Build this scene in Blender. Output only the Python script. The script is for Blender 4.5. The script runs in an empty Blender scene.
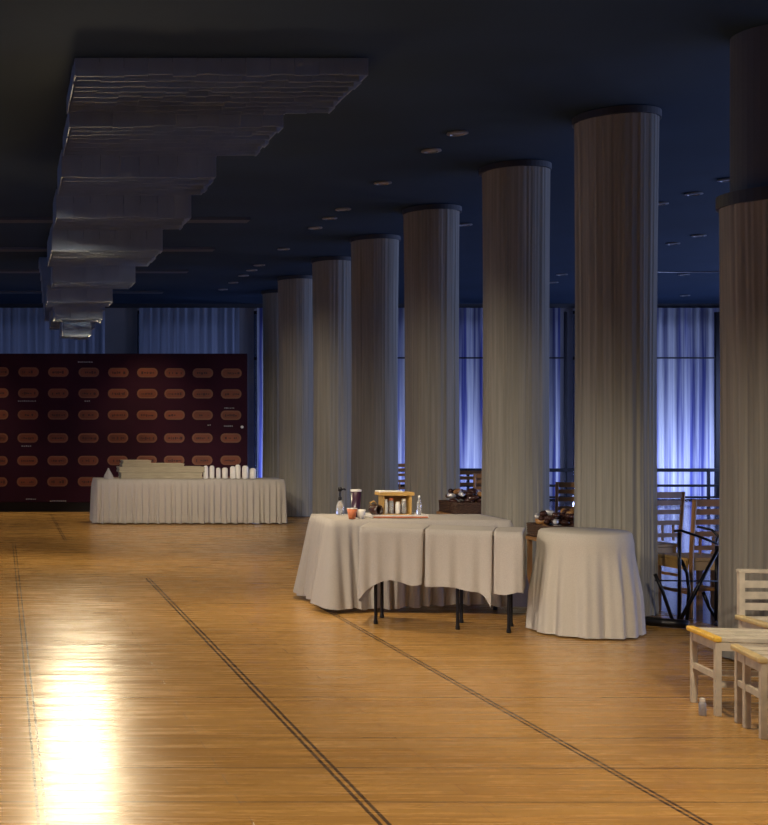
import bpy, bmesh, math, random
from mathutils import Vector, Matrix
random.seed(7)
S = bpy.context.scene
C = S.collection
PI = math.pi

# ------------------------------------------------------------------ helpers
def obj(name, bm, mat, parent=None, smooth=False):
    me = bpy.data.meshes.new(name)
    bmesh.ops.recalc_face_normals(bm, faces=bm.faces)
    bm.to_mesh(me); bm.free()
    for m in (mat if isinstance(mat, (list, tuple)) else [mat]):
        me.materials.append(m)
    if smooth:
        for p in me.polygons: p.use_smooth = True
    o = bpy.data.objects.new(name, me); C.objects.link(o)
    if parent is not None: o.parent = parent
    return o

def thing(name, label, cat, loc=(0, 0, 0), rz=0, group=None):
    o = bpy.data.objects.new(name, None); C.objects.link(o)
    o.empty_display_size = 0.1
    o.location = loc; o.rotation_euler = (0, 0, rz)
    return tag(o, label, cat, group)

def tag(o, label, cat, group=None):
    o['label'] = label; o['category'] = cat
    if group: o['group'] = group
    return o

def struct(o):
    o['kind'] = 'structure'
    return o

def dup(root, loc, rz, label, group=None):
    r = root.copy(); C.objects.link(r)
    r.location = loc; r.rotation_euler = (0, 0, rz); r['label'] = label
    if group: r['group'] = group
    for ch in list(root.children):
        c = ch.copy(); C.objects.link(c); c.parent = r
        for g in ch.children:
            d = g.copy(); C.objects.link(d); d.parent = c
    return r

def box(bm, x0, x1, y0, y1, z0, z1, M=None, bev=0.0, mi=0):
    vs = [bm.verts.new((x, y, z)) for x in (x0, x1) for y in (y0, y1) for z in (z0, z1)]
    fs = [(0, 1, 3, 2), (4, 6, 7, 5), (0, 4, 5, 1), (2, 3, 7, 6), (0, 2, 6, 4), (1, 5, 7, 3)]
    faces = [bm.faces.new([vs[i] for i in f]) for f in fs]
    for f in faces: f.material_index = mi
    if bev > 0:
        es = list({e for f in faces for e in f.edges})
        r = bmesh.ops.bevel(bm, geom=es, offset=bev, segments=2, affect='EDGES', profile=0.5)
        vs = list({v for v in vs if v.is_valid} | {v for f in r['faces'] for v in f.verts})
    if M is not None:
        bmesh.ops.transform(bm, matrix=M, verts=[v for v in vs if v.is_valid])
    return bm

def tube(bm, pts, r, n=10, cap=True, mi=0):
    pts = [Vector(p) for p in pts]
    rs = r if isinstance(r, (list, tuple)) else [r] * len(pts)
    rings = []
    up = None
    for i, p in enumerate(pts):
        a = pts[max(i - 1, 0)]; b = pts[min(i + 1, len(pts) - 1)]
        t = (b - a).normalized()
        if up is None:
            up = Vector((0, 0, 1)) if abs(t.z) < 0.9 else Vector((1, 0, 0))
        s = t.cross(up).normalized(); u = s.cross(t).normalized(); up = u
        rings.append([bm.verts.new(p + (s * math.cos(q) + u * math.sin(q)) * rs[i])
                      for q in [2 * PI * k / n for k in range(n)]])
    for a, b in zip(rings, rings[1:]):
        for k in range(n):
            f = bm.faces.new((a[k], a[(k + 1) % n], b[(k + 1) % n], b[k])); f.material_index = mi
    if cap:
        for rg in (rings[0], rings[-1]):
            f = bm.faces.new(rg); f.material_index = mi
    return bm

def lathe(bm, prof, c=(0, 0, 0), n=24, mi=0):
    rings = []
    for r, z in prof:
        rings.append([bm.verts.new((c[0] + r * math.cos(2 * PI * k / n), c[1] + r * math.sin(2 * PI * k / n), c[2] + z)) for k in range(n)])
    for a, b in zip(rings, rings[1:]):
        for k in range(n):
            f = bm.faces.new((a[k], a[(k + 1) % n], b[(k + 1) % n], b[k])); f.material_index = mi
    for rg in (rings[0], rings[-1]):
        f = bm.faces.new(rg); f.material_index = mi
    return bm

def new(): return bmesh.new()

# ------------------------------------------------------------------ materials
def mat(name, col, rough=0.6, metal=0.0, spec=0.5, noise=None, bump=None, trans=0.0, alpha=1.0, sheen=0.0, emit=None):
    m = bpy.data.materials.new(name); m.use_nodes = True
    nt = m.node_tree; b = nt.nodes['Principled BSDF']
    b.inputs['Base Color'].default_value = (*col, 1)
    b.inputs['Roughness'].default_value = rough
    b.inputs['Metallic'].default_value = metal
    b.inputs['Specular IOR Level'].default_value = spec
    b.inputs['Transmission Weight'].default_value = trans
    b.inputs['Sheen Weight'].default_value = sheen
    if noise:
        sc, amt, stretch = noise
        tc = nt.nodes.new('ShaderNodeTexCoord'); mp = nt.nodes.new('ShaderNodeMapping')
        mp.inputs['Scale'].default_value = stretch
        nz = nt.nodes.new('ShaderNodeTexNoise'); nz.inputs['Scale'].default_value = sc; nz.inputs['Detail'].default_value = 6
        rp = nt.nodes.new('ShaderNodeValToRGB')
        rp.color_ramp.elements[0].position = 0.3; rp.color_ramp.elements[1].position = 0.7
        rp.color_ramp.elements[0].color = (*[max(0, c * (1 - amt)) for c in col], 1)
        rp.color_ramp.elements[1].color = (*[min(1, c * (1 + amt)) for c in col], 1)
        nt.links.new(tc.outputs['Object'], mp.inputs['Vector']); nt.links.new(mp.outputs[0], nz.inputs['Vector'])
        nt.links.new(nz.outputs['Fac'], rp.inputs['Fac']); nt.links.new(rp.outputs[0], b.inputs['Base Color'])
        if bump:
            bp = nt.nodes.new('ShaderNodeBump'); bp.inputs['Strength'].default_value = bump; bp.inputs['Distance'].default_value = 0.01
            nt.links.new(nz.outputs['Fac'], bp.inputs['Height']); nt.links.new(bp.outputs[0], b.inputs['Normal'])
    return m

def cloth_mat(name, col, transl=0.3, weave=160.0, amt=0.08, stretch=(1, 1, 1)):
    m = mat(name, col, rough=0.9, spec=0.15, noise=(weave, amt, stretch), bump=0.08)
    nt = m.node_tree; b = nt.nodes['Principled BSDF']; out = nt.nodes['Material Output']
    t = nt.nodes.new('ShaderNodeBsdfTranslucent'); t.inputs['Color'].default_value = (*col, 1)
    mx = nt.nodes.new('ShaderNodeMixShader'); mx.inputs[0].default_value = transl
    nt.links.new(b.outputs[0], mx.inputs[1]); nt.links.new(t.outputs[0], mx.inputs[2]); nt.links.new(mx.outputs[0], out.inputs['Surface'])
    return m

M_white = cloth_mat('white_linen', (0.44, 0.405, 0.38), 0.12)
M_skirt = cloth_mat('white_skirting', (0.46, 0.42, 0.375), 0.12)
M_drape = cloth_mat('cream_voile', (0.285, 0.268, 0.232), 0.2, weave=3.0, amt=0.2, stretch=(14, 14, 0.25))
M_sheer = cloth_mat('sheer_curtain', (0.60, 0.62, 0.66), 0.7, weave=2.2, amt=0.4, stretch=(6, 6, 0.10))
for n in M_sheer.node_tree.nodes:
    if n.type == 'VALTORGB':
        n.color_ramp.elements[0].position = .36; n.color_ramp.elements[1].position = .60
        n.color_ramp.elements[0].color = (.10, .115, .34, 1); n.color_ramp.elements[1].color = (.66, .68, .70, 1); _rp = n  # blue-to-pale stripes put the backlit pleat contrast into the cloth colour
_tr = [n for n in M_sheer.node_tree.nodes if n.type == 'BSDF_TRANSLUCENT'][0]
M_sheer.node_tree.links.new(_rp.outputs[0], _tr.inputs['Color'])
M_dimsheer = cloth_mat('blue_grey_curtain', (0.40, 0.45, 0.56), 0.55, weave=2.2, amt=0.22, stretch=(6, 6, 0.10))
M_ceil = mat('ceiling_paint', (0.018, 0.036, 0.068), 0.85, spec=0.12, noise=(0.6, 0.15, (1, 1, 1)))
M_ctrim = mat('ceiling_batten', (0.042, 0.050, 0.068), 0.7)
M_wall = mat('wall_paint', (0.26, 0.25, 0.25), 0.8, noise=(1.5, 0.1, (1, 1, 1)))
M_black = mat('black_metal', (0.012, 0.011, 0.013), 0.35, 0.6)
M_collar = mat('dark_collar', (0.02, 0.02, 0.025), 0.6)
M_darkcol = mat('dark_column', (0.05, 0.055, 0.07), 0.7)
M_wood = mat('chair_wood', (0.30, 0.145, 0.045), 0.4, noise=(9, 0.35, (1, 1, 0.2)))
M_ywood = mat('pale_wood', (0.50, 0.30, 0.09), 0.4, noise=(9, 0.25, (1, 1, 0.2)))
M_wpaint = mat('white_paint', (0.60, 0.53, 0.42), 0.45, noise=(14, 0.16, (1, 1, 1)))
M_yellow = mat('yellow_paint', (0.85, 0.52, 0.06), 0.4, noise=(12, 0.15, (1, 1, 1)))
M_paley = mat('pale_yellow_paint', (0.62, 0.47, 0.22), 0.45, noise=(12, 0.15, (1, 1, 1)))
M_cup = mat('white_plastic', (0.78, 0.75, 0.70), 0.4)
M_linenfold = mat('beige_linen', (0.40, 0.34, 0.235), 0.8, noise=(30, 0.15, (0.2, 1, 3)))
M_purple = mat('dark_purple_plastic', (0.035, 0.012, 0.03), 0.3)
M_orange = mat('orange_card', (0.58, 0.17, 0.06), 0.5)
M_brown = mat('dark_brown_glaze', (0.05, 0.021, 0.016), 0.22, noise=(8, 0.4, (1, 1, 1)))
M_wicker = mat('dark_wicker', (0.07, 0.035, 0.02), 0.6, noise=(40, 0.5, (1, 1, 3)))
M_glint = mat('pale_glint', (0.8, 0.78, 0.8), 0.25, 0.6)
M_steel = mat('steel', (0.6, 0.6, 0.6), 0.25, 1.0)
M_rim = mat('grey_rim', (0.17, 0.17, 0.17), 0.4)
M_lens = mat('downlight_lens', (0.30, 0.29, 0.28), 0.3)
M_clear = mat('clear_plastic', (0.85, 0.87, 0.9), 0.12, trans=0.75)

# frosted glass of the chandelier
M_frost = mat('frosted_glass', (0.24, 0.30, 0.40), 0.5, spec=0.25, noise=(6, 0.12, (1, 1, 0.3)))
nt = M_frost.node_tree
_t = nt.nodes.new('ShaderNodeBsdfTranslucent'); _t.inputs['Color'].default_value = (0.25, 0.31, 0.42, 1)
_m = nt.nodes.new('ShaderNodeMixShader'); _m.inputs[0].default_value = 0.45
nt.links.new(nt.nodes['Principled BSDF'].outputs[0], _m.inputs[1]); nt.links.new(_t.outputs[0], _m.inputs[2])
nt.links.new(_m.outputs[0], nt.nodes['Material Output'].inputs['Surface'])

# window glass (thin, clear)
M_glass = bpy.data.materials.new('window_glass'); M_glass.use_nodes = True
nt = M_glass.node_tree; nt.nodes.remove(nt.nodes['Principled BSDF'])
_a = nt.nodes.new('ShaderNodeBsdfTransparent'); _a.inputs[0].default_value = (0.85, 0.9, 1, 1)
_g = nt.nodes.new('ShaderNodeBsdfGlossy'); _g.inputs['Roughness'].default_value = 0.05
_m = nt.nodes.new('ShaderNodeMixShader'); _m.inputs[0].default_value = 0.06
nt.links.new(_a.outputs[0], _m.inputs[1]); nt.links.new(_g.outputs[0], _m.inputs[2])
nt.links.new(_m.outputs[0], nt.nodes['Material Output'].inputs['Surface'])

# floor: varnished boards laid across the hall with dark inlaid double lines along it
def floor_mat():
    m = bpy.data.materials.new('varnished_boards'); m.use_nodes = True
    nt = m.node_tree; N = nt.nodes.new; L = nt.links.new; b = nt.nodes['Principled BSDF']
    tc = N('ShaderNodeTexCoord'); sep = N('ShaderNodeSeparateXYZ'); L(tc.outputs['Object'], sep.inputs[0])
    def mth(op, a, bb=None, cc=None):
        n = N('ShaderNodeMath'); n.operation = op
        for i, v in enumerate((a, bb, cc)):
            if v is None: continue
            if isinstance(v, (int, float)): n.inputs[i].default_value = v
            else: L(v, n.inputs[i])
        return n.outputs[0]
    X, Y = sep.outputs['X'], sep.outputs['Y']
    br = N('ShaderNodeTexBrick'); L(tc.outputs['Object'], br.inputs['Vector'])
    br.inputs['Scale'].default_value = 1.0; br.inputs['Brick Width'].default_value = 1.9; br.inputs['Row Height'].default_value = 0.14
    br.inputs['Mortar Size'].default_value = 0.0022; br.inputs['Mortar Smooth'].default_value = 0.3; br.inputs['Bias'].default_value = 0
    br.inputs['Color1'].default_value = (0.42, 0.222, 0.058, 1); br.inputs['Color2'].default_value = (0.49, 0.272, 0.080, 1)
    br.inputs['Mortar'].default_value = (0.29, 0.14, 0.042, 1)
    mp = N('ShaderNodeMapping'); mp.inputs['Scale'].default_value = (0.8, 14, 1); L(tc.outputs['Object'], mp.inputs[0])
    nz = N('ShaderNodeTexNoise'); nz.inputs['Scale'].default_value = 2.2; nz.inputs['Detail'].default_value = 8; nz.inputs['Roughness'].default_value = 0.65
    L(mp.outputs[0], nz.inputs['Vector'])
    mr = N('ShaderNodeMapRange'); mr.inputs['From Min'].default_value = 0.25; mr.inputs['From Max'].default_value = 0.75
    mr.inputs['To Min'].default_value = 0.70; mr.inputs['To Max'].default_value = 1.20; L(nz.outputs['Fac'], mr.inputs[0])
    n2 = N('ShaderNodeTexNoise'); n2.inputs['Scale'].default_value = 0.45; n2.inputs['Detail'].default_value = 3; L(tc.outputs['Object'], n2.inputs['Vector'])
    m2 = N('ShaderNodeMapRange'); m2.inputs['From Min'].default_value = 0.3; m2.inputs['From Max'].default_value = 0.7
    m2.inputs['To Min'].default_value = 0.9; m2.inputs['To Max'].default_value = 1.08; L(n2.outputs['Fac'], m2.inputs[0])
    mul = mth('MULTIPLY', mr.outputs[0], m2.outputs[0])
    vm = N('ShaderNodeVectorMath'); vm.operation = 'SCALE'; L(br.outputs['Color'], vm.inputs[0]); L(mul, vm.inputs['Scale'])
    # cross seams of the floor sections (dark, wide apart)
    masks = []
    for yy in (4.80, 5.28, 5.79, 6.66, 8.26, 10.2, 12.2, 14.6):
        wob = mth('MULTIPLY', mth('SUBTRACT', n2.outputs['Fac'], 0.5), 0.05)
        masks.append(mth('MULTIPLY', mth('LESS_THAN', mth('ABSOLUTE', mth('SUBTRACT', mth('ADD', Y, wob), yy)), 0.007), 0.6))
    # inlaid double lines
    def line(x, w, gap, y0, y1, k=0.85):
        for s in (-1, 1):
            q = mth('LESS_THAN', mth('ABSOLUTE', mth('SUBTRACT', X, x + s * gap)), w)
            r = mth('MULTIPLY', mth('GREATER_THAN', Y, y0), mth('LESS_THAN', Y, y1))
            masks.append(mth('MULTIPLY', mth('MULTIPLY', q, r), k))
    line(1.445, 0.0085, 0.017, -5, 11.9); line(2.66, 0.0075, 0.0145, -5, 10.0)
    line(0.155, 0.006, 0.016, -5, 15.5, 0.7); line(0.84, 0.008, 0.014, 15.8, 20.5, 0.7)
    line(4.0, 0.008, 0.014, -5, 6.0, 0.7)
    tot = masks[0]
    for q in masks[1:]: tot = mth('MAXIMUM', tot, q)
    mx = N('ShaderNodeMix'); mx.data_type = 'RGBA'; L(tot, mx.inputs['Factor']); L(vm.outputs[0], mx.inputs['A'])
    mx.inputs['B'].default_value = (0.035, 0.022, 0.018, 1)
    L(mx.outputs['Result'], b.inputs['Base Color'])
    rr = N('ShaderNodeMapRange'); rr.inputs['From Min'].default_value = 0.3; rr.inputs['From Max'].default_value = 0.7; rr.inputs['To Min'].default_value = 0.17; rr.inputs['To Max'].default_value = 0.34; L(nz.outputs['Fac'], rr.inputs[0])
    L(rr.outputs[0], b.inputs['Roughness'])
    b.inputs['Specular IOR Level'].default_value = 0.5
    mpb = N('ShaderNodeMapping'); mpb.inputs['Scale'].default_value = (0.5, 4.0, 1); L(tc.outputs['Object'], mpb.inputs[0])
    nb = N('ShaderNodeTexNoise'); nb.inputs['Scale'].default_value = 1.6; nb.inputs['Detail'].default_value = 3; L(mpb.outputs[0], nb.inputs['Vector'])
    bp = N('ShaderNodeBump'); bp.inputs['Strength'].default_value = 0.34; bp.inputs['Distance'].default_value = 0.02
    hh = mth('ADD', nb.outputs['Fac'], mth('MULTIPLY', br.outputs['Fac'], -0.04))
    L(hh, bp.inputs['Height']); L(bp.outputs[0], b.inputs['Normal'])
    return m
M_floor = floor_mat()
M_stone = mat('polished_stone', (0.11, 0.09, 0.10), 0.12, spec=0.8, noise=(1.2, 0.25, (1, 1, 1)))

# ------------------------------------------------------------------ camera (level, looking straight down the hall; the print is the right part of a wider frame)
cam = bpy.data.objects.new('camera', bpy.data.cameras.new('camera')); C.objects.link(cam)
cam.location = (0, 0, 1.5); cam.rotation_euler = (PI / 2, 0, 0)
cam.data.sensor_width = 36; cam.data.sensor_fit = 'AUTO'
F = 1200.0
cam.data.lens = F / 825 * 36
cam.data.shift_x = (384 - 2) / 825
cam.data.shift_y = (427 - 412.5) / 825
S.camera = cam
def PX(px, Z): return (px - 2) * Z / F
def PZ(y, Z): return 1.5 - (y - 427) * Z / F

HC = 4.03          # ceiling height
ZF = 24.7          # far window wall
XL, XR = -9.0, 16.2

# ------------------------------------------------------------------ room shell
bm = new(); box(bm, XL - .1, 5.38, -4, ZF + .3, -0.2, 0.0); struct(obj('floor', bm, M_floor))
bm = new(); box(bm, 5.382, XR + .2, -4, ZF + .3, -0.2, 0.0); struct(obj('floor_stone', bm, M_stone))
bm = new(); box(bm, XL - .1, XR + .2, -4, ZF + .6, HC, HC + 0.2); struct(obj('ceiling', bm, M_ceil))
bm = new(); box(bm, XL - .3, XL, -4, ZF + .3, 0, .6); box(bm, XL - .3, XL, -4, ZF + .3, 3.2, HC)
for a, b in ((-4, .6), (4.4, 6.6), (10.4, 12.6), (16.4, 18.6), (22.4, ZF + .3)): box(bm, XL - .3, XL, a, b, .6, 3.2)  # openings between these piers are added to let in the left blue fill
struct(obj('wall_left', bm, M_wall))
bm = new(); box(bm, XL - .3, XR + .2, -4.2, -4, 0, HC); struct(obj('wall_back', bm, M_wall))
# far wall: low plinth, head band and the piers between the window bays
piers = [(XL, -8.4), (-3.6, -3.0), (2.12, 2.78), (4.86, 5.17), (7.45, 7.75), (11.44, 11.72), (15.6, XR)]
bm = new()
box(bm, XL, XR, ZF - .02, ZF + .28, HC - 0.12, HC)
for a, b in piers: box(bm, a, b, ZF - .06, ZF + .3, 0, HC)
struct(obj('wall_far', bm, M_wall))
bm = new(); box(bm, XL, XR, ZF - .13, ZF - .09, HC - .09, HC - .005); struct(obj('trim_1', bm, M_collar))
# window bays
for i, ((_, a), (b, _)) in enumerate(zip(piers, piers[1:])):
    bm = new()
    zy0, zy1 = ZF + .10, ZF + .16
    box(bm, a, b, zy0, zy1, 0, .08); box(bm, a, b, zy0, zy1, HC - .2, HC - .12)
    box(bm, a, b, zy0, zy1, 2.88, 2.95)
    if i >= 4: zy0, zy1 = ZF - .40, ZF - .35; box(bm, a, b, zy0, zy1, 2.885, 2.915)
    n = 7 if i == 5 else max(2, round((b - a) / 1.25))
    for k in range(n + 1):
        if i == 5 and k in (1, 3, 4, 6): continue
        x = a + (b - a) * k / n
        hw = .035 if k not in (2,) else .018
        box(bm, max(a, x - hw), min(b, x + hw), zy0 - .01, zy1 + .01, .08, HC - (.2 if i < 4 or k in (0, 5, n) else 1.1))
    w = struct(obj('window_%d' % (i + 1), bm, M_black))
    bm = new(); box(bm, a, b, ZF + .12, ZF + .13, .08, HC - .2)
    obj('pane', bm, M_glass, w)
# right-hand window wall, outside the picture but lighting the columns
bm = new()
box(bm, XR, XR + .2, -4, ZF + .3, 0, .5); box(bm, XR, XR + .2, -4, ZF + .3, 3.4, HC)
for y in (-4, 1.4, 6.8, 12.2, 17.6, 23.6): box(bm, XR, XR + .2, y, y + .9, .5, 3.4)
struct(obj('wall_right', bm, M_wall))
# ceiling battens over the hall
for i, z in enumerate((22.4, 19.4, 17.0, 14.6)):
    bm = new(); box(bm, XL, 3.0, z - .11, z + .11, HC - .03, HC + .001); struct(obj('trim_%d' % (i + 2), bm, M_ctrim))
# curved curtain track beyond the columns
bm = new()
tube(bm, [(9.6 + 4.2 * t, 18.6 + 0.9 * math.cos((t - .35) * 2.2), HC - .012) for t in [k / 24 for k in range(25)]], .012, 6)
struct(obj('trim_6', bm, M_steel))

# ------------------------------------------------------------------ window curtains
def pleat(bm, pts, z0, z1, amp, per, ph=0, rows=10, flare=0.0):
    """a hanging pleated sheet along a polyline (x, y)"""
    P = [Vector((p[0], p[1], 0)) for p in pts]
    L = [0]
    for a, b in zip(P, P[1:]): L.append(L[-1] + (b - a).length)
    n = int(L[-1] / per * 10)
    grid = []
    for i in range(n + 1):
        s = L[-1] * i / n; j = 0
        while j < len(P) - 2 and s > L[j + 1]: j += 1
        t = (s - L[j]) / (L[j + 1] - L[j]); c = P[j].lerp(P[j + 1], t)
        d = (P[j + 1] - P[j]).normalized(); nn = Vector((d.y, -d.x, 0))
        w = s / per * 2 * PI + ph
        col = []
        for k in range(rows + 1):
            v = k / rows
            o = amp * (0.45 + 0.55 * v) * (math.sin(w + .9 * math.sin(w * .37 + ph) + .12 * math.sin(v * 5 + s)) + .35 * math.sin(w * 2.13 + 1.3))
            col.append(bm.verts.new(c + nn * (o + flare * v) + Vector((0, 0, z1 + (z0 - z1) * v))))
        grid.append(col)
    for a, b in zip(grid, grid[1:]):
        for k in range(rows):
            bm.faces.new((a[k], b[k], b[k + 1], a[k + 1]))
    return bm

curt = [(-3.0, 2.13, 'pale blue-grey curtain behind the chandelier above the maroon backdrop'),
        (2.77, 4.87, 'narrow pale blue-grey curtain above the right half of the maroon backdrop'),
        (5.17, 7.44, 'backlit curtain showing as a thin blue strip right of the maroon backdrop'),
        (7.76, 11.43, 'backlit blue sheer curtain seen behind the table baskets between middle columns'),
        (11.73, 15.6, 'bright violet-blue backlit sheer curtain behind the wooden chairs at right')]
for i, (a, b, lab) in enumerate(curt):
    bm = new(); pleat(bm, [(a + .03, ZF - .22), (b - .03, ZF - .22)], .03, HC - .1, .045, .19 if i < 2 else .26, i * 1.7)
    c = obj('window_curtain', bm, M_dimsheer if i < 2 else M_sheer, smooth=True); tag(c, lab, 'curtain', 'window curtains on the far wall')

# black guard rail along the far windows
r = thing('guard_rail', 'low black guard rail of horizontal bars along the blue far windows', 'railing', (0, ZF - .75, 0))
for z, t in ((.64, .035), (.33, .025), (.10, .02)):
    bm = new(); box(bm, 5.6, 15.5, -.02, .02, z - t, z + t); obj('rail_bar', bm, M_black, r)
for k in range(9):
    x = 5.7 + k * 1.2
    bm = new(); box(bm, x - .02, x + .02, -.03, .03, 0, .66); obj('post', bm, M_black, r)

# ------------------------------------------------------------------ draped columns
def drape_mesh(R, h, seed):
    rnd = random.Random(seed); bm = new()
    n, rows = 360, 22
    comps = [(rnd.choice(range(9, 18)), rnd.uniform(.3, .55), rnd.uniform(0, 6.28)) for _ in range(3)] + \
            [(rnd.choice(range(22, 40)), rnd.uniform(.35, .6), rnd.uniform(0, 6.28)) for _ in range(4)] + [(rnd.choice(range(48, 66)), .35, rnd.uniform(0, 6)) for _ in range(2)]
    grid = []
    for i in range(n):
        a = 2 * PI * i / n; col = []
        for k in range(rows + 1):
            v = k / rows
            o = sum(w * math.sin(f * a + p + .7 * math.sin(v * 2.6 + p * 1.7)) for f, w, p in comps)
            rr = R + .0040 * o * (.55 + .45 * v) - .012 * math.sin(PI * v) + .008 * math.sin(a * 3 + v * 2.4 + seed)
            col.append(bm.verts.new((rr * math.cos(a), rr * math.sin(a), h + (0.012 - h) * v)))
        grid.append(col)
    for i in range(n):
        a, b = grid[i], grid[(i + 1) % n]
        for k in range(rows): bm.faces.new((a[k], b[k], b[k + 1], a[k + 1]))
    return bm

def ring(R0, R1, z0, z1, n=48):
    bm = new()
    lathe(bm, [(R0, z0), (R1, z0), (R1, z1), (R0, z1)], n=n)
    return bm
def disk_shaft(R, z0, z1):
    bm = new(); lathe(bm, [(R, z0), (R, z1)], n=40); return bm

XC = 4.98
GC = 'draped columns in the row beside the dance floor'
col_z = [9.73, 11.65, 13.9, 16.02, 18.05, 20.26, 22.35]
col_lab = ['widest cream draped column, rising behind the small round skirted table',
           'cream draped column just left of the widest one, behind the white tables',
           'cream draped column between the brown basket and the wooden caddy',
           'cream draped column rising behind the wooden caddy and clear bottle',
           'cream draped column above the soap bottle with a sharp bright-edged top',
           'bluish shaded draped column just right of the far buffet table end',
           'farthest draped column, nearest the maroon backdrop, half hidden by the next one']
protos = []
for v in range(2):
    t = thing('draped_column', col_lab[v], 'column', (XC, col_z[v], 0), v * 1.1, GC)
    obj('drape', drape_mesh(.305, HC - .05, 11 + v), M_drape, t, smooth=True)
    obj('collar', ring(.25, .325, HC - .06, HC - .005), M_collar, t)
    obj('shaft', disk_shaft(.255, 0, HC - .001), M_darkcol, t)
    protos.append(t)
for i in range(2, 7):
    dup(protos[i % 2], (XC if i < 6 else 5.16, col_z[i], 0), i * .83, col_lab[i], GC)
# the nearest column: its drape hangs from a lower collar
t = thing('draped_column', 'draped column at right edge behind white slatted chairs, topped by low collar', 'column', (4.98, 7.72, 0), .5, GC)
obj('drape', drape_mesh(.315, 2.93, 31), M_drape, t, smooth=True)
obj('collar', ring(.25, .335, 2.92, 3.0), M_collar, t)
obj('shaft', disk_shaft(.255, 0, HC - .001), M_darkcol, t)  # the shaft's dark colour paints in the darkness above the collar

# ------------------------------------------------------------------ ceiling downlights
def downlight(x, y, lab, grp):
    t = thing('downlight', lab, 'ceiling light', (x, y, HC), 0, grp)
    bm = new(); lathe(bm, [(.055, -.002), (.085, -.002), (.09, -.014), (.06, -.02), (.055, -.01)], n=20); obj('rim', bm, M_rim, t)
    bm = new(); lathe(bm, [(.054, -.004), (.05, -.012), (.001, -.014)], n=20); obj('lens', bm, M_lens, t)
    return t
G1 = 'ceiling downlights in the row in front of the columns'
ordn = ['farthest', 'second farthest', 'third farthest', 'fourth farthest', 'fifth farthest', 'sixth farthest', 'seventh farthest',
        'fifth nearest', 'fourth nearest', 'third nearest', 'second nearest', 'nearest']
rowz = [22.0, 20.95, 20.0, 19.3, 18.7, 17.0, 15.2, 14.5, 13.9, 12.4, 10.95, 10.3]
d0 = None
for i, z in enumerate(rowz):
    lab = ordn[i] + ' ceiling downlight of the row in front of the columns'
    x = 4.05 - .012 * (22 - z)
    if d0 is None: d0 = downlight(x, z, lab, G1)
    else: dup(d0, (x, z, HC), 0, lab, G1)
G2 = 'ceiling downlights beyond the columns'
for px, y, lab in ((553, 282, 'lower downlight of the pair showing between the two nearest big columns'), (562, 274, 'upper downlight of the pair showing between the two nearest big columns'),
                   (465, 224, 'lone downlight just right of the third column top'),
                   (673, 243, 'bright ceiling downlight just right of the widest column, midway up'), (699, 235, 'thin ceiling downlight midway between widest column and right column'),
                   (694, 193, 'ceiling downlight high up beside the dark collar of the right column'), (684, 274, 'ceiling downlight just above the curved ceiling track at right'),
                   (685, 295, 'lowest ceiling downlight, right above the violet-blue curtain'), (727, 179, 'ceiling downlight above the low collar of the right column'),
                   (660, 203, 'ceiling downlight touching the right outline of the widest column')):
    z = (HC - 1.5) * F / (427 - y)
    dup(d0, (PX(px, z), z, HC), 0, lab, G2)

# ------------------------------------------------------------------ chandelier: stepped tiers of hanging frosted glass plates
ch = thing('chandelier', 'stepped chandelier of hanging frosted glass plates above the dance floor', 'chandelier', (0, 0, HC))
tiers = [(2.60, 14.35, 15.0, .73, 1.06), (2.75, 13.9, 15.4, .61, 1.16), (2.90, 13.5, 15.8, .51, 1.24), (3.05, 12.9, 16.2, .55, 1.43),
         (3.22, 11.7, 16.6, .49, 1.56), (3.42, 11.0, 17.0, .50, 1.73), (3.62, 10.2, 17.4, .51, 1.82), (3.80, 9.2, 17.8, .52, 2.15), (3.90, 8.2, 18.2, .5, 2.5)]
rnd = random.Random(3)
def plates(bm, ax, bx, ay, by, z0, z1):
    L = math.hypot(bx - ax, by - ay); n = max(1, round(L / .16)); d = ((bx - ax) / L, (by - ay) / L)
    M = Matrix(((d[0], -d[1], 0, ax), (d[1], d[0], 0, ay), (0, 0, 1, 0), (0, 0, 0, 1)))
    for k in range(n):
        dz = rnd.uniform(-.010, .010)
        box(bm, L * k / n + .0015, L * (k + 1) / n - .0015, -.005 + dz * .3, .005 + dz * .3, z0 + dz, z1, M)
for i, (zb, y0, y1, x0, x1) in enumerate(tiers):
    z0 = zb - HC; z1 = min(-.01, (tiers[min(i + 1, len(tiers) - 1)][0] if i < len(tiers) - 1 else HC - .01) - HC + .06)
    spans = [(y0, y1, x0, x1)] if i == 0 else [(y0, tiers[i - 1][1] - .012, x0, x1), (tiers[i - 1][2] + .012, y1, max(x0, .56), min(x1, 1.35))]
    for a, b, p, q_ in spans:
        bm = new()
        plates(bm, p, q_, a, a, z0, z1); plates(bm, q_, q_, a, b, z0, z1); plates(bm, q_, p, b, b, z0, z1); plates(bm, p, p, b, a, z0, z1)
        yy = a + .13
        while yy < b - .06:
            plates(bm, p + .02, q_ - .02, yy, yy, z0, z0 + .13); yy += .13
        obj('glass_tier', bm, M_frost, ch)
bm = new()
for x in (.75, 1.02): box(bm, x - .015, x + .015, 8.3, 18.1, -.03, 0)
obj('ceiling_rail', bm, M_steel, ch)
for x in (.78, 1.0):
    for y in (14.5, 14.9):
        bm = new(); tube(bm, [(x, y, -.03), (x, y, 2.62 - HC)], .008, 6); obj('hanger_rod', bm, M_steel, ch)

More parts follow.
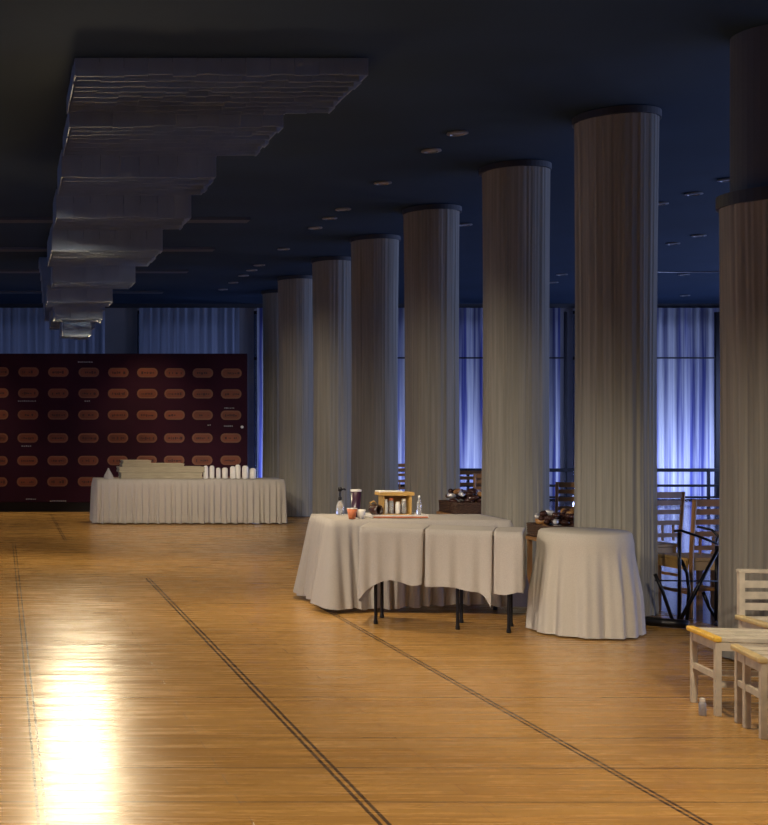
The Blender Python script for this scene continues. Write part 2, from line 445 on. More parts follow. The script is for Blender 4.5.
# ------------------------------------------------------------------ maroon press backdrop
M_maroon = mat('maroon_vinyl', (0.028, 0.0035, 0.011), 0.8, spec=0.2, noise=(1.2, 0.2, (1, 1, 1)))
M_pill = mat('orange_print', (0.17, 0.045, 0.018), 0.5, noise=(1.1, 0.45, (1, 1, 1)))
M_pillrim = mat('pale_orange_print', (0.20, 0.08, 0.04), 0.5)
M_darktxt = mat('dark_print', (0.045, 0.011, 0.008), 0.5)
M_whitetxt = mat('white_print', (0.4, 0.38, 0.38), 0.5)
ZB = 21.2
bd = thing('press_backdrop', 'wide dark maroon backdrop panel printed with rows of orange rounded badges', 'backdrop', (0, ZB, 0))
zt = PZ(353.5, ZB); xr = PX(247.5, ZB); xl = -2.2
bm = new(); box(bm, xl, xr, 0, .06, .17, zt, bev=.008); obj('panel', bm, M_maroon, bd)
bm = new(); box(bm, xl, xr, .005, .055, .0, .17); obj('base_board', bm, M_black, bd)
for x in (xl + .3, 1.0, xr - .3):
    bm = new(); box(bm, x - .03, x + .03, .06, .5, 0, .05); box(bm, x - .025, x + .025, .065, .11, .05, zt - .2)
    tube(bm, [(x, .48, .04), (x, .09, 1.5)], .018, 8); obj('rear_strut', bm, M_black, bd)
def pill(bm, cx, cz, w, h, y, mi=0, depth=.003):
    n = 10; r = h / 2 * .92; pts = []
    for sx, a0 in ((1, -PI / 2), (-1, PI / 2)):
        for k in range(n + 1):
            a = a0 + PI * k / n
            pts.append((cx + sx * (w / 2 - r) + r * math.cos(a), cz + h / 2 * math.sin(a)))
    f0 = [bm.verts.new((x, y, z)) for x, z in pts]; f1 = [bm.verts.new((x, y + depth, z)) for x, z in pts]
    fs = [bm.faces.new(f0), bm.faces.new(f1[::-1])] + [bm.faces.new((f0[k], f1[k], f1[(k + 1) % len(pts)], f0[(k + 1) % len(pts)])) for k in range(len(pts))]
    for f in fs: f.material_index = mi
bm = new(); rnd = random.Random(5)
cols = [-32, -2, 28, 58, 88.5, 118, 147, 174.5, 202.5, 231]
rows = [372.5, 393.5, 415, 438, 460.5, 481.5]
for j, ry in enumerate(rows):
    for i, cx in enumerate(cols):
        px = cx + (1.2 - j * .6) * (.3 if i > 2 else .5); w = 20.5 / F * ZB; h = 9.3 / F * ZB
        if j == 0 and i in (2, 3):
            pass
        x, z = PX(px, ZB), PZ(ry + (cx - 120) * .006 * (3 - j) / 3, ZB)
        pill(bm, x, z, w, h, -.004, 1); pill(bm, x, z, w - .055, h - .045, -.0065, 0)
        # worn lettering across the badge: short strokes
        k = 0; xx = x - w * .3
        while xx < x + w * .3:
            l = rnd.uniform(.012, .04); hh = rnd.uniform(.012, .03)
            if rnd.random() < .8: box(bm, xx, xx + l, -.0085, -.0063, z - hh, z + hh * rnd.uniform(.2, 1), mi=2)
            xx += l + rnd.uniform(.006, .016)
obj('badge_print', bm, [M_pill, M_pillrim, M_darktxt], bd)
bm = new()
for px, y, w in ((85, 362, 14), (27, 401, 18), (87, 401, 5), (26, 446, 9), (31, 499, 10), (58, 501, 16), (229, 408, 9), (228, 426, 8), (209, 425, 3)):
    x0, x1, z = PX(px - w / 2, ZB), PX(px + w / 2, ZB), PZ(y, ZB); x = x0
    while x < x1:
        l = rnd.uniform(.012, .03); box(bm, x, min(x + l, x1 + .01), -.005, .001, z - .009, z + .009 * rnd.uniform(.3, 1.3)); x += l + .012
obj('small_print', bm, M_whitetxt, bd)
bm = new(); tube(bm, [(PX(242, ZB), -.02, PZ(427, ZB)), (PX(242, ZB), .005, PZ(427, ZB))], .025, 10); obj('clip', bm, M_cup, bd)

# ------------------------------------------------------------------ skirted / draped tables
def folding_table(name, lab, loc, rz, w, d, h=.72, group=None, inset=.07):
    t = thing(name, lab, 'table', loc, rz, group)
    bm = new(); box(bm, -w / 2, w / 2, -d / 2, d / 2, h - .03, h, bev=.006); obj('tabletop', bm, M_cup, t)
    for sx in (-1, 1):
        for sy in (-1, 1):
            x, y = sx * (w / 2 - inset), sy * (d / 2 - inset)
            bm = new(); tube(bm, [(x, y, h - .03), (x, y, .012)], .0135, 10)
            lathe(bm, [(.017, 0), (.019, .006), (.016, .03)], (x, y, 0), 10); obj('leg', bm, M_black, t)
        bm = new(); x = sx * (w / 2 - inset)
        tube(bm, [(x, -(d / 2 - inset), h * .72), (x, d / 2 - inset, h * .72)], .010, 8); obj('crossbar', bm, M_black, t)
    return t

def rrect(w, d, r, n=6):
    pts = []
    for cx, cy, a0 in ((w / 2 - r, d / 2 - r, 0), (-w / 2 + r, d / 2 - r, PI / 2), (-w / 2 + r, -d / 2 + r, PI), (w / 2 - r, -d / 2 + r, 1.5 * PI)):
        for k in range(n + 1):
            a = a0 + PI / 2 * k / n; pts.append((cx + r * math.cos(a), cy + r * math.sin(a)))
    return pts

def resample(pts, step):
    P = [Vector((p[0], p[1])) for p in pts]; P.append(P[0])
    L = [0]
    for a, b in zip(P, P[1:]): L.append(L[-1] + (b - a).length)
    n = int(L[-1] / step); out = []; j = 0
    for i in range(n):
        s = L[-1] * i / n
        while s > L[j + 1]: j += 1
        t = (s - L[j]) / max(1e-9, L[j + 1] - L[j]); c = P[j].lerp(P[j + 1], t)
        d = (P[j + 1] - P[j])
        k = 0
        if d.length < 1e-7: d = Vector((1, 0))
        d.normalize(); out.append((c, Vector((d.y, -d.x)), s))
    return out, L[-1]

def cloth_bm(w, d, ztop, hem, per=.11, amp=.02, flare=.06, r=.05, seed=0, corner=0.0, rows=14, step=.014, smoothtop=0.08, cornerflare=0.0, frontonly=()):
    """tablecloth: flat top plus a hanging skirt; hem may be a function of (x, y) unit direction; corner > 0 lets corners hang lower"""
    rnd = random.Random(seed); bm = new()
    base, L = resample(rrect(w, d, r), step); n = len(base)
    npl = max(6, round(L / per)); p1, p2, p3 = rnd.uniform(0, 6), rnd.uniform(0, 6), rnd.uniform(0, 6)
    grid = []
    for c, nn, s in base:
        u = s / L * 2 * PI; col = []
        cf = max(0, abs(c.x) / (w / 2) + abs(c.y) / (d / 2) - 1.55) / .45       # 0..1 towards the corners
        cf = min(1, cf)
        hz = (hem(c) if callable(hem) else hem) - corner * cf ** 1.5 + .008 * math.sin(u * npl * .5 + p2)
        for k in range(rows + 1):
            v = (k / rows) ** .85
            g = min(1, v / .16) if smoothtop else 1
            fold = math.sin(u * npl + p1 + .8 * math.sin(u * round(npl * .31) + p2)) + .4 * math.sin(u * round(npl * 1.7) + p3)
            o = amp * fold * (.12 + .88 * v) * g + (flare + cornerflare * cf) * v ** 1.1 + amp * 1.25 * g * (.12 + .88 * v) + .004
            z = ztop - (ztop - max(hz, .006)) * v
            if frontonly:
                o = o * abs(nn.y) ** 2 - .002 * (1 - abs(nn.y))
                if any(nn.x * q > .6 for q in frontonly): z, o = ztop - .0004 * k, -.004 + .0001 * k
            if k == 0: z, o = ztop, -.006
            col.append(bm.verts.new((c.x + nn.x * o, c.y + nn.y * o, z)))
        grid.append(col)
    for i in range(n):
        a, b = grid[i], grid[(i + 1) % n]
        for k in range(rows): bm.faces.new((a[k], b[k], b[k + 1], a[k + 1]))
    # top as inset rings so soft ripples can show
    prev = [g[0] for g in grid]
    for q in (.93, .6, .25):
        cur = [bm.verts.new((g[0].co.x * q, g[0].co.y * q, ztop + .0015 * math.sin(7 * g[0].co.x + 3 * g[0].co.y) + .0015)) for g in grid]
        for i in range(n): bm.faces.new((prev[i], prev[(i + 1) % n], cur[(i + 1) % n], cur[i]))
        prev = cur
    bm.faces.new(prev)
    return bm

GT = 'folding tables pushed together in the angled row'
GL = 'white tablecloths on the angled row of tables'
# long table at the back left of the group
aw, ad = 1.46, .70; ax, ay, ar = 3.42, 10.12, math.radians(-1.5)
folding_table('folding_table', 'long folding table under the full-length white cloth at the back left', (ax, ay, 0), ar, aw - .05, ad - .05, .735, GT)
o = obj('tablecloth', cloth_bm(aw + .02, ad + .02, .741, lambda c: .05 + .02 * math.sin(c.x * 4), per=.105, amp=.026, flare=.03, seed=4, cornerflare=.11, r=.045, rows=18), M_white, smooth=True)
o.location = (ax, ay, 0); o.rotation_euler.z = ar
tag(o, 'long white tablecloth with flared left corner carrying the caddy and cups', 'tablecloth', GL)
# angled front table with three short cloths side by side
ang = math.atan2(-.43, .90); d = Vector((.9025, -.4307)); nrm = Vector((.4307, .9025)); P0 = Vector((2.70, 9.10))
TL, TD = 1.15, .45
c = P0 + d * (TL / 2) + nrm * (TD / 2 + .04)
t = thing('folding_table', 'narrow black-legged table set at an angle under the three short white cloths', 'table', (c.x, c.y, 0), ang, GT)
bm = new(); box(bm, -TL / 2 + .03, TL / 2 - .03, -TD / 2 + .03, TD / 2 - .03, .705, .735, bev=.006); obj('tabletop', bm, M_cup, t)
for lx in (.115, .70, 1.05):
    for ly in (-TD / 2 + .06, TD / 2 - .06):
        x = lx - TL / 2
        bm = new(); tube(bm, [(x, ly, .705), (x, ly, .012)], .0125, 10)
        lathe(bm, [(.015, 0), (.017, .006), (.015, .03)], (x, ly, 0), 10); obj('leg', bm, M_black, t)
    bm = new(); tube(bm, [(x, -TD / 2 + .06, .55), (x, TD / 2 - .06, .55)], .009, 8); obj('crossbar', bm, M_black, t)
segs = [(0.0, .475, .335, 'at the left end of the angled table, lower left corner pointing down', 21, .16),
        (.476, .95, .315, 'in the middle of the angled table, long pointed corner beside black legs', 23, .20),
        (.951, TL, .30, 'narrow and tucked against the round skirted table', 25, .02)]
for t0, t1, hem, lab, sd, cn in segs:
    w, dp = t1 - t0, TD
    c = P0 + d * ((t0 + t1) / 2) + nrm * (dp / 2 + .04)
    def hemf(p, w=w, hem=hem, cn=cn, sd=sd):
        e = p.x / (w / 2)
        k = max(0, -e) ** 3 if sd == 21 else max(0, e) ** 4
        return hem - cn * k + .012 * math.sin(p.x * 19 + sd)
    o = obj('tablecloth', cloth_bm(w, dp + .012, .741, hemf, per=.13, amp=.010, flare=.004, seed=sd, r=.012, frontonly={21: (1,), 23: (-1, 1), 25: (-1,)}[sd]), M_white, smooth=True)
    o.location = (c.x, c.y, 0); o.rotation_euler.z = ang
    tag(o, 'short white tablecloth ' + lab, 'tablecloth', GL)

# small round table with a floor-length gathered cloth
ex, ey = 4.272, 8.80
t = thing('round_table', 'small round table hidden under the floor-length white cloth, right of the row', 'table', (ex, ey, 0))
bm = new(); lathe(bm, [(.001, .705), (.28, .705), (.286, .715), (.286, .73), (.28, .735), (.001, .735)], n=40); obj('tabletop', bm, M_cup, t)
bm = new(); tube(bm, [(0, 0, .03), (0, 0, .705)], .035, 14); obj('pedestal', bm, M_black, t)
bm = new(); lathe(bm, [(.001, .0), (.22, .0), (.22, .015), (.05, .04), (.001, .04)], n=30); obj('foot', bm, M_black, t)
def round_cloth(R, ztop, hem, npl, amp, flare, seed):
    rnd = random.Random(seed); bm = new(); n = 340; rows = 20; grid = []
    p1, p2 = rnd.uniform(0, 6), rnd.uniform(0, 6)
    for i in range(n):
        a = 2 * PI * i / n; col = []
        fold = math.sin(a * npl + p1 + .9 * math.sin(a * 5 + p2)) + .35 * math.sin(a * (npl * 2 + 1) + p2)
        for k in range(rows + 1):
            v = k / rows
            if k == 0: rr, z = R - .006, ztop
            elif k == 1: rr, z = R + .005, ztop - .012
            else:
                g = max(0, (v - .13)) / .87
                bulge = .012 * math.exp(-((v - .1) / .06) ** 2)
                rr = R + .006 + bulge + (flare * g ** .9) + amp * (fold + 1.3) * min(1, .12 + 1.6 * g) * (1 if v > .13 else .25)
                z = ztop - .012 - (ztop - .012 - hem) * v
            col.append(bm.verts.new((rr * math.cos(a), rr * math.sin(a), z)))
        grid.append(col)
    for i in range(n):
        a, b = grid[i], grid[(i + 1) % n]
        for k in range(rows): bm.faces.new((a[k], b[k], b[k + 1], a[k + 1]))
    bm.faces.new([g[0] for g in grid])
    return bm
o = obj('tablecloth', round_cloth(.305, .741, .012, 13, .017, .045, 8), M_skirt, smooth=True)
o.location = (ex, ey, 0)
tag(o, 'gathered floor-length white cloth over the small round table', 'tablecloth')

# far buffet table with box-pleated skirt
fx0, fx1, fy = PX(95, 18.45), PX(287, 18.45), 18.85
fw, fd = fx1 - fx0, .78
folding_table('folding_table', 'long buffet table under the pleated white skirt before the maroon backdrop', ((fx0 + fx1) / 2, fy, 0), 0, fw - .09, fd - .09, .685)
bm = cloth_bm(fw - .03, fd - .03, .69, .022, per=.085, amp=.030, flare=-.03, seed=14, r=.06, rows=10, step=.012)
o = obj('table_skirt', bm, M_skirt, smooth=True); o.location = ((fx0 + fx1) / 2, fy, 0)
tag(o, 'pleated white skirt on the far buffet table in front of the maroon backdrop', 'table skirt')
ZT = .6945
# stack of folded linens
GS = 'folded beige linens stacked on the far buffet table'
for i, (a, b, z0, z1, lab) in enumerate(((121, 204, 0, .095, 'bottom folded beige linen of the stack on the far buffet table'),
                                         (119, 206, .098, .185, 'middle folded beige linen of the stack on the far buffet table'),
                                         (122, 186, .188, .235, 'upper folded beige linen of the stack on the far buffet table'),
                                         (123, 153, .238, .285, 'short folded linen topping the left end of the beige stack'))):
    bm = new(); x0, x1 = PX(a, 18.66), PX(b - 1.5, 18.66)
    nl = 3
    for k in range(nl):
        q = .006 * (k % 2); box(bm, x0 + q, x1 - q, 18.66 + q, 19.08 - q, ZT + z0 + (z1 - z0) * k / nl + .001, ZT + z0 + (z1 - z0) * (k + 1) / nl, bev=.006)
    o = obj('folded_linen', bm, M_linenfold); tag(o, lab, 'linen', GS)
# folded napkin standing at the left
bm = new(); x = PX(109, 18.6)
lathe(bm, [(.085, 0), (.07, .05), (.03, .12), (.008, .165)], (x, 18.7, ZT), 7)
o = obj('folded_napkin', bm, M_white); tag(o, 'white folded napkin standing at the left end of the far buffet table', 'napkin')
# white containers
GW = 'white containers lined up on the far buffet table'
names = ['first', 'second', 'third', 'fourth', 'fifth', 'sixth', 'seventh', 'eighth']
for i, (px, w, h) in enumerate(((206, 5, 13), (212.5, 5, 13), (218.5, 4.5, 11), (225.5, 6, 11), (233, 5.5, 12.5), (238.5, 5.5, 14), (245.5, 6.5, 13), (253.5, 6.5, 10.5))):
    r = w / 2 * 18.6 / F; hh = h * 18.6 / F
    t = thing('white_container', names[i] + ' white upright container from the beige linen stack, far buffet table', 'container', (PX(px, 18.7), 18.72 + .03 * (i % 2), ZT), 0, GW)
    bm = new(); lathe(bm, [(r * .86, 0), (r, .01), (r, hh * .78), (r * .94, hh * .84)], n=16); obj('body', bm, M_cup, t, True)
    bm = new(); lathe(bm, [(r * .96, hh * .842), (r * .9, hh * .92), (r * .45, hh), (.002, hh)], n=16); obj('lid', bm, M_cup, t, True)

# ------------------------------------------------------------------ things on the long white table
TZ = .7455
t = thing('soap_bottle', 'clear bottle with black pump at the left back of the white table', 'bottle', (PX(340, 10.3), 10.3, TZ))
bm = new(); lathe(bm, [(.028, 0), (.031, .01), (.031, .09), (.014, .115), (.012, .125)], n=18); obj('body', bm, M_clear, t, True)
bm = new(); lathe(bm, [(.015, .126), (.016, .15), (.008, .155), (.006, .20), (.016, .205), (.017, .235), (.003, .24)], n=14)
tube(bm, [(0, 0, .215), (.03, -.01, .225), (.045, -.012, .215)], .009, 8); obj('pump', bm, M_black, t, True)

t = thing('tumbler', 'tall dark purple tumbler with white rim behind the orange cup', 'cup', (PX(356, 10.05), 10.05, TZ))
bm = new(); lathe(bm, [(.030, 0), (.031, .01), (.043, .215), (.040, .215), (.029, .012), (.002, .012)], n=24); obj('body', bm, M_purple, t, True)
bm = new(); lathe(bm, [(.0405, .2155), (.0445, .2155), (.045, .232), (.0405, .232)], n=24); obj('rim', bm, M_cup, t)

t = thing('paper_cup', 'orange cup standing in front of the dark purple tumbler', 'cup', (PX(352, 9.86), 9.86, TZ))
bm = new(); lathe(bm, [(.026, 0), (.041, .083), (.038, .083), (.024, .004), (.002, .004)], n=22); obj('body', bm, M_orange, t, True)
bm = new(); lathe(bm, [(.0385, .0835), (.0425, .0835), (.0425, .088), (.0385, .088)], n=22); obj('rim', bm, M_cup, t)
bm = new(); lathe(bm, [(.022, 0), (.037, .075), (.034, .075), (.02, .004), (.002, .004)], n=20)
o = obj('paper_cup', bm, M_cup, smooth=True); o.location = (PX(361.5, 9.86), 9.875, TZ)
tag(o, 'plain white cup beside the orange cup at the tray end', 'cup')

tx, ty = PX(395, 10.08), 10.08
t = thing('serving_tray', 'shallow white tray with orange edge under the wooden caddy', 'tray', (tx, ty, TZ))
bm = new(); box(bm, -.235, .235, -.14, .14, 0, .012, bev=.003)
for a, b, c_, d_ in ((-.235, .235, -.14, -.128), (-.235, .235, .128, .14), (-.235, -.223, -.128, .128), (.223, .235, -.128, .128)): box(bm, a, b, c_, d_, .012, .026)
obj('body', bm, M_cup, t)
bm = new(); box(bm, -.225, .225, -.1445, -.1405, .002, .013); obj('edge_band', bm, M_orange, t)
TT = TZ + .0125
k = thing('wooden_caddy', 'small wooden caddy with white roof bar on the white tray', 'caddy', (tx + .015, ty + .045, TT))
for x in (-.115, .115):
    bm = new(); box(bm, x - .007, x + .007, -.06, .06, .0, .165, bev=.002); obj('side_panel', bm, M_ywood, k)
bm = new(); box(bm, -.15, .14, -.075, .075, .166, .195, bev=.004); obj('top_board', bm, M_ywood, k)
bm = new(); box(bm, -.15, .05, -.07, .07, .1955, .205, bev=.003); obj('white_lid', bm, M_cup, k)
bm = new(); box(bm, -.107, .107, .045, .058, .0, .165); obj('back_board', bm, M_wood, k)
bm = new(); box(bm, -.107, .107, -.055, .044, .0, .012); obj('shelf', bm, M_ywood, k)
GJ = 'jars in the wooden caddy'
for i, (dx, hh, m, lab) in enumerate(((-.085, .12, M_cup, 'white jar at the left inside the wooden caddy'), (-.035, .13, M_clear, 'clear jar second from left inside the wooden caddy'),
                                (.02, .10, M_cup, 'short white jar in the middle of the wooden caddy'), (.072, .125, M_clear, 'clear jar at the right inside the wooden caddy'))):
    j = thing('jar', lab, 'jar', (tx + .015 + dx, ty + .045 - .01, TT + .0125), 0, GJ)
    bm = new(); lathe(bm, [(.019, 0), (.021, .006), (.021, hh * .75), (.016, hh * .85)], n=16); obj('body', bm, m, j, True)
    bm = new(); lathe(bm, [(.017, hh * .852), (.017, hh), (.002, hh)], n=16); obj('lid', bm, M_orange if i == 1 else M_cup, j)
t = thing('mug', 'round brown mug lying at the left side of the wooden caddy', 'mug', (tx - .165, ty - .01, TT))
bm = new()
prof = [(.002, -.045), (.038, -.045), (.046, -.02), (.046, .03), (.042, .045), (.038, .045), (.04, .0), (.002, -.03)]
lathe(bm, prof, n=22); bmesh.ops.transform(bm, matrix=Matrix.Translation((0, 0, .0465)) @ Matrix.Rotation(PI / 2, 4, 'X') @ Matrix.Rotation(.5, 4, 'Y'), verts=bm.verts)
obj('body', bm, M_brown, t, True)
bm = new(); tube(bm, [(-.03, .012, .078), (-.045, .012, .105), (-.012, .012, .118), (.008, .012, .094)], .007, 8); obj('handle', bm, M_ywood, t, True)
t = thing('water_bottle', 'slim clear bottle at the right end of the white tray', 'bottle', (tx + .195, ty - .02, TT))
bm = new(); lathe(bm, [(.016, 0), (.018, .006), (.018, .10), (.008, .135), (.008, .15)], n=16); obj('body', bm, M_clear, t, True)
bm = new(); lathe(bm, [(.0095, .1505), (.0095, .168), (.002, .168)], n=14); obj('cap', bm, M_cup, t)

# ------------------------------------------------------------------ baskets of dark brown things between the columns
def basket(cx, cy, ztop, w, dp, lab1, lab2, seed):
    rnd = random.Random(seed); zb = ztop - .24
    t = thing('side_table', lab2, 'table', (cx, cy, 0), 0, 'low dark side tables between the columns')
    bm = new(); box(bm, -w / 2, w / 2, -dp / 2, dp / 2, zb - .03, zb, bev=.004); obj('tabletop', bm, M_wood, t)
    for sx in (-1, 1):
        for sy in (-1, 1):
            bm = new(); x, y = sx * (w / 2 - .04), sy * (dp / 2 - .04); box(bm, x - .016, x + .016, y - .016, y + .016, 0, zb - .03); obj('leg', bm, M_wood, t)
    b = thing('basket', lab1, 'basket', (cx, cy, zb + .001), 0, 'brown baskets between the columns')
    bm = new(); W, D = w - .04, dp - .04
    box(bm, -W / 2, W / 2, -D / 2, D / 2, 0, .012)
    for z in range(6):
        zz = .02 + z * .018
        pts = [(x * (1 + z * .006), y * (1 + z * .006), zz) for x, y in rrect(W, D, .05, 4)]; pts.append(pts[0])
        tube(bm, pts, .0105, 6)
    obj('woven_body', bm, M_wicker, b, True)
    bm = new()
    for i in range(90):
        x, y = rnd.uniform(-W / 2 + .05, W / 2 - .05), rnd.uniform(-D / 2 + .05, D / 2 - .05); z = .06 + rnd.uniform(0, .17)
        a = rnd.uniform(0, PI); e = rnd.uniform(-.4, .4); l = rnd.uniform(.035, .05); v = Vector((math.cos(a), math.sin(a), e)) * l
        c = Vector((x, y, z))
        mi = 1 if rnd.random() < .14 else (2 if rnd.random() < .12 else 0)  # pale pieces paint the glints of the heap into its colour
        tube(bm, [c - v, c - v * .8, c - v * .2, c + v * .4, c + v * .85, c + v], [.006, .018, .026, .027, .018, .006], 9, mi=mi)
    o = obj('wrapped_pieces', bm, [M_brown, M_glint, M_wood], b, True); o['kind'] = 'stuff'
basket(4.93, 12.62, .84, .56, .46, 'dark brown basket heaped with glossy pieces left of the second column', 'low dark table carrying the larger brown basket behind the white tables', 2)
basket(4.99, 10.70, .755, .50, .42, 'smaller dark brown basket squeezed between the two nearest big columns', 'low dark table carrying the smaller brown basket between big columns', 9)

# ------------------------------------------------------------------ wooden chairs beyond the columns
def wooden_chair(lab, loc, rz, grp):
    t = thing('wooden_chair', lab, 'chair', loc, rz, grp)
    W, D = .40, .40
    bm = new(); box(bm, -W / 2, W / 2, -D / 2, D / 2, .44, .468, bev=.006)
    obj('seat', bm, M_ywood, t)
    bm = new()
    for y in (-D / 2 + .015, D / 2 - .015): box(bm, -W / 2 + .04, W / 2 - .04, y - .011, y + .011, .37, .438)
    for x in (-W / 2 + .02, W / 2 - .02): box(bm, x - .011, x + .011, -D / 2 + .03, D / 2 - .03, .37, .438)
    obj('apron', bm, M_ywood, t)
    for sx in (-1, 1):
        x = sx * (W / 2 - .02)
        bm = new(); box(bm, x - .017, x + .017, -D / 2, -D / 2 + .034, 0, .44); obj('leg', bm, M_wood, t)
        bm = new(); tube(bm, [(x, D / 2 + .025, 0), (x, D / 2 + .02, .3), (x, D / 2 + .02, .5), (x, D / 2 + .06, .93)], .0175, 8); obj('leg', bm, M_wood, t)
    bm = new()
    for z, h in ((.55, .018), (.66, .02), (.755, .02), (.835, .022), (.905, .026)):
        y = D / 2 + .02 + .04 * (z - .5) / .43
        box(bm, -W / 2 + .03, W / 2 - .03, y - .008, y + .008, z - h, z + h)
    for x in (-.11, 0, .11): box(bm, x - .009, x + .009, D / 2 + .02, D / 2 + .032, .5, .66)
    obj('backrest', bm, M_wood, t)
    bm = new()
    for x in (-W / 2 + .02, W / 2 - .02): box(bm, x - .009, x + .009, -D / 2 + .03, D / 2 + .02, .18, .205)
    box(bm, -W / 2 + .02, W / 2 - .02, -.01, .01, .18, .205); obj('stretcher', bm, M_wood, t)
    return t
GCH = 'wooden slat-back chairs beyond the columns'
w0 = wooden_chair('brown wooden chair directly behind the black folding stand', (5.57, 9.66, 0), PI + .1, GCH)
for x, y, rz, lab in ((6.06, 9.75, PI - .1, 'brown wooden chair at right behind the stand, half hidden by right column'), (5.75, 10.75, PI + .2, 'brown wooden chair second in line behind the black folding stand'),
                      (5.98, 12.6, PI / 2 + 1.3, 'brown wooden chair glimpsed between the two nearest big columns'), (5.95, 14.9, PI, 'brown wooden chair glimpsed over the larger brown basket'),
                      (6.15, 15.9, PI - .1, 'farther wooden chair behind the one over the brown basket'), (6.3, 18.9, PI, 'farthest wooden chair, seen in the gap above the wooden caddy')):
    dup(w0, (x, y, 0), rz, lab, GCH)

# black folding frame with crossed legs
ff = thing('folding_stand', 'black metal folding stand with crossed legs beside the widest column', 'stand', (0, 0, 0))
def q(px, y, Z): return (PX(px, Z), Z, max(.012, PZ(y, Z)))
def fr(name, pts, r=.0125):
    bm = new(); tube(bm, pts, r, 8); return obj(name, bm, M_black, ff, True)
zf = 9.16
fr('leg', [q(655, 574, zf), q(663, 592, zf), q(673, 624, zf)], .014)
fr('leg', [q(719, 548, zf - .03), q(700, 583, zf - .03), q(679, 625, zf - .03)], .014)
fr('leg', [q(717, 546, zf + .05), q(716.5, 585, zf + .05), q(716, 621, zf + .05)], .014)
fr('leg', [q(703, 592, zf + .09), q(709, 607, zf + .09), q(717, 621, zf + .09)], .014)
fr('leg', [q(679, 532, zf + .05), q(679.5, 575, zf + .05), q(679, 622, zf + .05)], .013)
fr('leg', [q(681, 560, zf + .1), q(687, 573, zf + .1), q(689, 590, zf + .1), q(687, 621, zf + .1)], .013)
fr('top_loop', [q(674, 531, zf), q(681, 530.5, zf), q(700, 537, zf), q(716, 543, zf), q(718, 536, zf + .02), q(712, 530, zf + .05), q(697, 526.5, zf + .08)], .010)
fr('hinge_bar', [q(655, 580.5, zf + .02), q(690, 581, zf + .02), q(718, 581, zf + .02)], .006)

# black padded pole lying on the floor
bm = new(); tube(bm, [(4.72, 9.22, .034), (4.86, 9.10, .034), (4.98, 8.98, .034), (5.10, 8.92, .034)], .033, 12)
o = obj('black_pole', bm, M_black, smooth=True); tag(o, 'short black pole lying on the floor right of the round skirted table', 'pole')

# ------------------------------------------------------------------ pale slatted seats at the right edge
def frame_pts(p, q_):  # local frame from two left-hand floor points (rear, front)
    p, q_ = Vector(p), Vector(q_); v = q_ - p; L = v.length; v /= L; u = Vector((-v.y, v.x))
    if u.x < 0: u = -u
    return p, v, L, u
def slat_stool(name, lab, cat, rear, front, width, h, grp, back=None, nsl=6, yellow=True, stretch=True, mid=None):
    p, v, L, u = frame_pts(rear, front)
    rz = math.atan2(u.y, u.x)
    t = thing(name, lab, cat, (p.x, p.y, 0), rz, grp)      # local: x across, y = -toward front
    sgn = -1
    r = .015
    def lx(a): return a
    for a in (0, width):
        for b in ((0, L) if mid is None or a else (0, mid, L)):
            z1 = h - .03
            bm = new(); box(bm, a - r, a + r, sgn * b - r, sgn * b + r, 0, z1, bev=.003); obj('leg', bm, M_wpaint, t)
    bm = new()
    for b in (0, L): box(bm, r, width - r, sgn * b - .011, sgn * b + .011, h - .075, h - .032)
    for a in (0, width): box(bm, a - .011, a + .011, -L + r, -r, h - .075, h - .032)
    obj('apron', bm, M_wpaint, t)
    bm = new(); box(bm, -.03, .012, -L - .03, .03, h - .029, h, bev=.008); obj('edge_rail', bm, M_yellow if yellow else M_paley, t)
    for i in range(nsl):
        y = .03 - (L + .06) * (i + .5) / nsl; hw = (L + .06) / nsl * .31
        bm = new(); box(bm, .014, width + .03, y - hw, y + hw, h - .029, h - .008 + .004 * (i % 2), Matrix.Rotation(.015 * math.sin(i * 2.3), 4, 'Z'), bev=.004); obj('slat', bm, M_wpaint, t)
    if stretch:
        bm = new()
        for a in (0, width): box(bm, a - .010, a + .010, -L + r, -r, .19, .22)
        for b in (0, L): box(bm, r, width - r, sgn * b - .010, sgn * b + .010, .15, .18)
        obj('stretcher', bm, M_wpaint, t)
    if back:
        bm = new()
        for a in (0, width): box(bm, a - r, a + r, .0, .03, h - .0285, back)
        box(bm, -.02, width + .02, -.004, .034, back, back + .022, bev=.005)
        obj('back_frame', bm, M_wpaint, t)
        for z in (h + .05, h + .115, h + .18):
            if z < back - .02:
                bm = new(); box(bm, r + .001, width - r - .001, .006, .024, z - .022, z + .02, bev=.003); obj('back_slat', bm, M_wpaint, t)
    return t
GST = 'pale slatted wooden seats at the right edge'
slat_stool('slatted_stool', 'pale slatted stool with bright yellow edge, leftmost of the seats at right edge', 'stool', (3.77, 6.54), (3.715, 6.23), .42, .415, GST)
slat_stool('slatted_stool', 'pale slatted stool nearest the camera, cut off by the right edge', 'stool', (3.735, 6.085), (3.66, 5.77), .42, .395, GST, yellow=False, mid=.11)
slat_stool('slatted_chair', 'pale ladder-back slatted chair rising behind the slatted stools', 'chair', (4.33, 7.02), (4.30, 6.70), .42, .40, GST, back=.645, yellow=False)
# small bottle on the floor
t = thing('small_bottle', 'small grey bottle with white cap on the floor beside the stool legs', 'bottle', (PX(707, 6.2), 6.24, 0))
bm = new(); lathe(bm, [(.016, 0), (.018, .005), (.018, .06), (.012, .072)], n=16); obj('body', bm, mat('grey_plastic', (.35, .33, .34), .3), t, True)
bm = new(); lathe(bm, [(.013, .0725), (.013, .09), (.002, .09)], n=14); obj('cap', bm, M_cup, t)

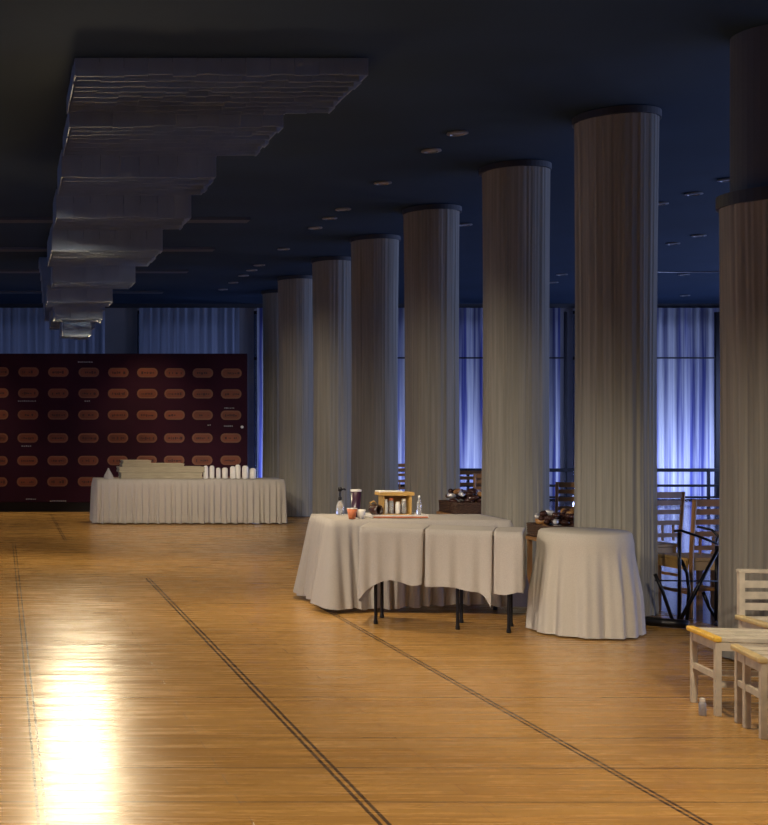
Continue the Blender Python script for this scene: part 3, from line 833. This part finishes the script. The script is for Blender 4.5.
# ------------------------------------------------------------------ light
W = bpy.data.worlds.new('world'); S.world = W; W.use_nodes = True
W.node_tree.nodes['Background'].inputs[0].default_value = (0.10, 0.14, 0.30, 1)
W.node_tree.nodes['Background'].inputs[1].default_value = 0.04

def spot(name, loc, tgt, e, col, ang, blend=1.0, rad=.12):
    l = bpy.data.lights.new(name, 'SPOT'); l.energy = e; l.color = col; l.spot_size = math.radians(ang); l.spot_blend = blend; l.shadow_soft_size = rad
    o = bpy.data.objects.new(name, l); C.objects.link(o); o.location = loc
    o.rotation_euler = (Vector(tgt) - Vector(loc)).to_track_quat('-Z', 'Y').to_euler()
    return o
def area(name, loc, tgt, e, col, sx, sy, spread=180):
    l = bpy.data.lights.new(name, 'AREA'); l.energy = e; l.color = col; l.shape = 'RECTANGLE'; l.size = sx; l.size_y = sy; l.spread = math.radians(spread)
    o = bpy.data.objects.new(name, l); C.objects.link(o); o.location = loc
    o.rotation_euler = (Vector(tgt) - Vector(loc)).to_track_quat('-Z', 'Y').to_euler()
    return o
WARM = (1.0, .80, .52)
# lamp under the chandelier: the long glare on the varnish
spot('chandelier_lamp', (.92, 14.7, 2.55), (.9, 9.0, 0), 340, (1, .84, .55), 120, 1.0, .38)
spot('chandelier_lamp', (.76, 11.9, 3.12), (.7, 6.0, 0), 260, (1, .84, .55), 110, 1.0, .4)
# unseen lamps added over the dance floor, cones kept off the upper columns
for x, e in ((-3.5, 330), (-.7, 520), (2.6, 560)):
    for y in (3.4, 6.5, 10.0, 13.5, 17.0, 20.3):
        spot('floor_fill', (x, y, HC - .03), (x, y, 0), e * (.75 if y > 9 else 1) * (1.7 if y < 4 else 1.2 if x == -.7 and y < 7 else 1), WARM, 82, 1.0, .25)
# unseen spots added under the ceiling to brighten tables, lower columns and buffet
for loc, tgt, e, an in (((-3.8, 6.0, HC - .15), (3.5, 9.4, .0), 1300, 30), ((-1.5, 2.0, HC - .15), (4.2, 10.0, .15), 1050, 28), ((2.2, .5, HC - .15), (4.85, 9.0, -.1), 1250, 25),
                        ((-.5, 8.0, HC - .15), (3.0, 18.7, -.3), 2700, 24), ((1.0, 6.0, HC - .15), (4.9, 14.0, .5), 1100, 32), ((1.2, 12.0, HC - .15), (5.0, 20.5, .4), 900, 36)):
    spot('fill_spot', loc, tgt, e, (1, .86, .66), an, 1.0, .15)
# daylight outside the far windows and the right-hand windows
for i, (x, w, e) in enumerate(((-.4, 4.8, 60), (3.8, 2.0, 30), (6.32, 2.3, 110), (9.6, 3.6, 75), (13.6, 3.8, 140))):
    area('window_daylight', (x, ZF + 1.1, .35), (x, ZF, .75), e, (.60, .65, 1.0), w, .7)
for y in (3.5, 9.5, 15.0, 20.6):
    area('side_light', (XR + .8, y + .3, 1.6), (XR - 5, y, 1.2), 260, (.40, .52, 1.0), 3.6, 2.4, 150)

for y in (2.5, 8.5, 14.5, 20.5):
    area('side_light', (XL - 1.0, y, 1.8), (XL + 5, y, 1.9), 60, (.34, .50, 1.0), 3.6, 2.2, 170)  # left-hand set is added blue fill for the column tops, source unseen

S.view_settings.view_transform = 'Standard'; S.view_settings.look = 'None'
S.view_settings.exposure = 0.0; S.view_settings.gamma = 1.0; S.view_settings.use_curve_mapping = False
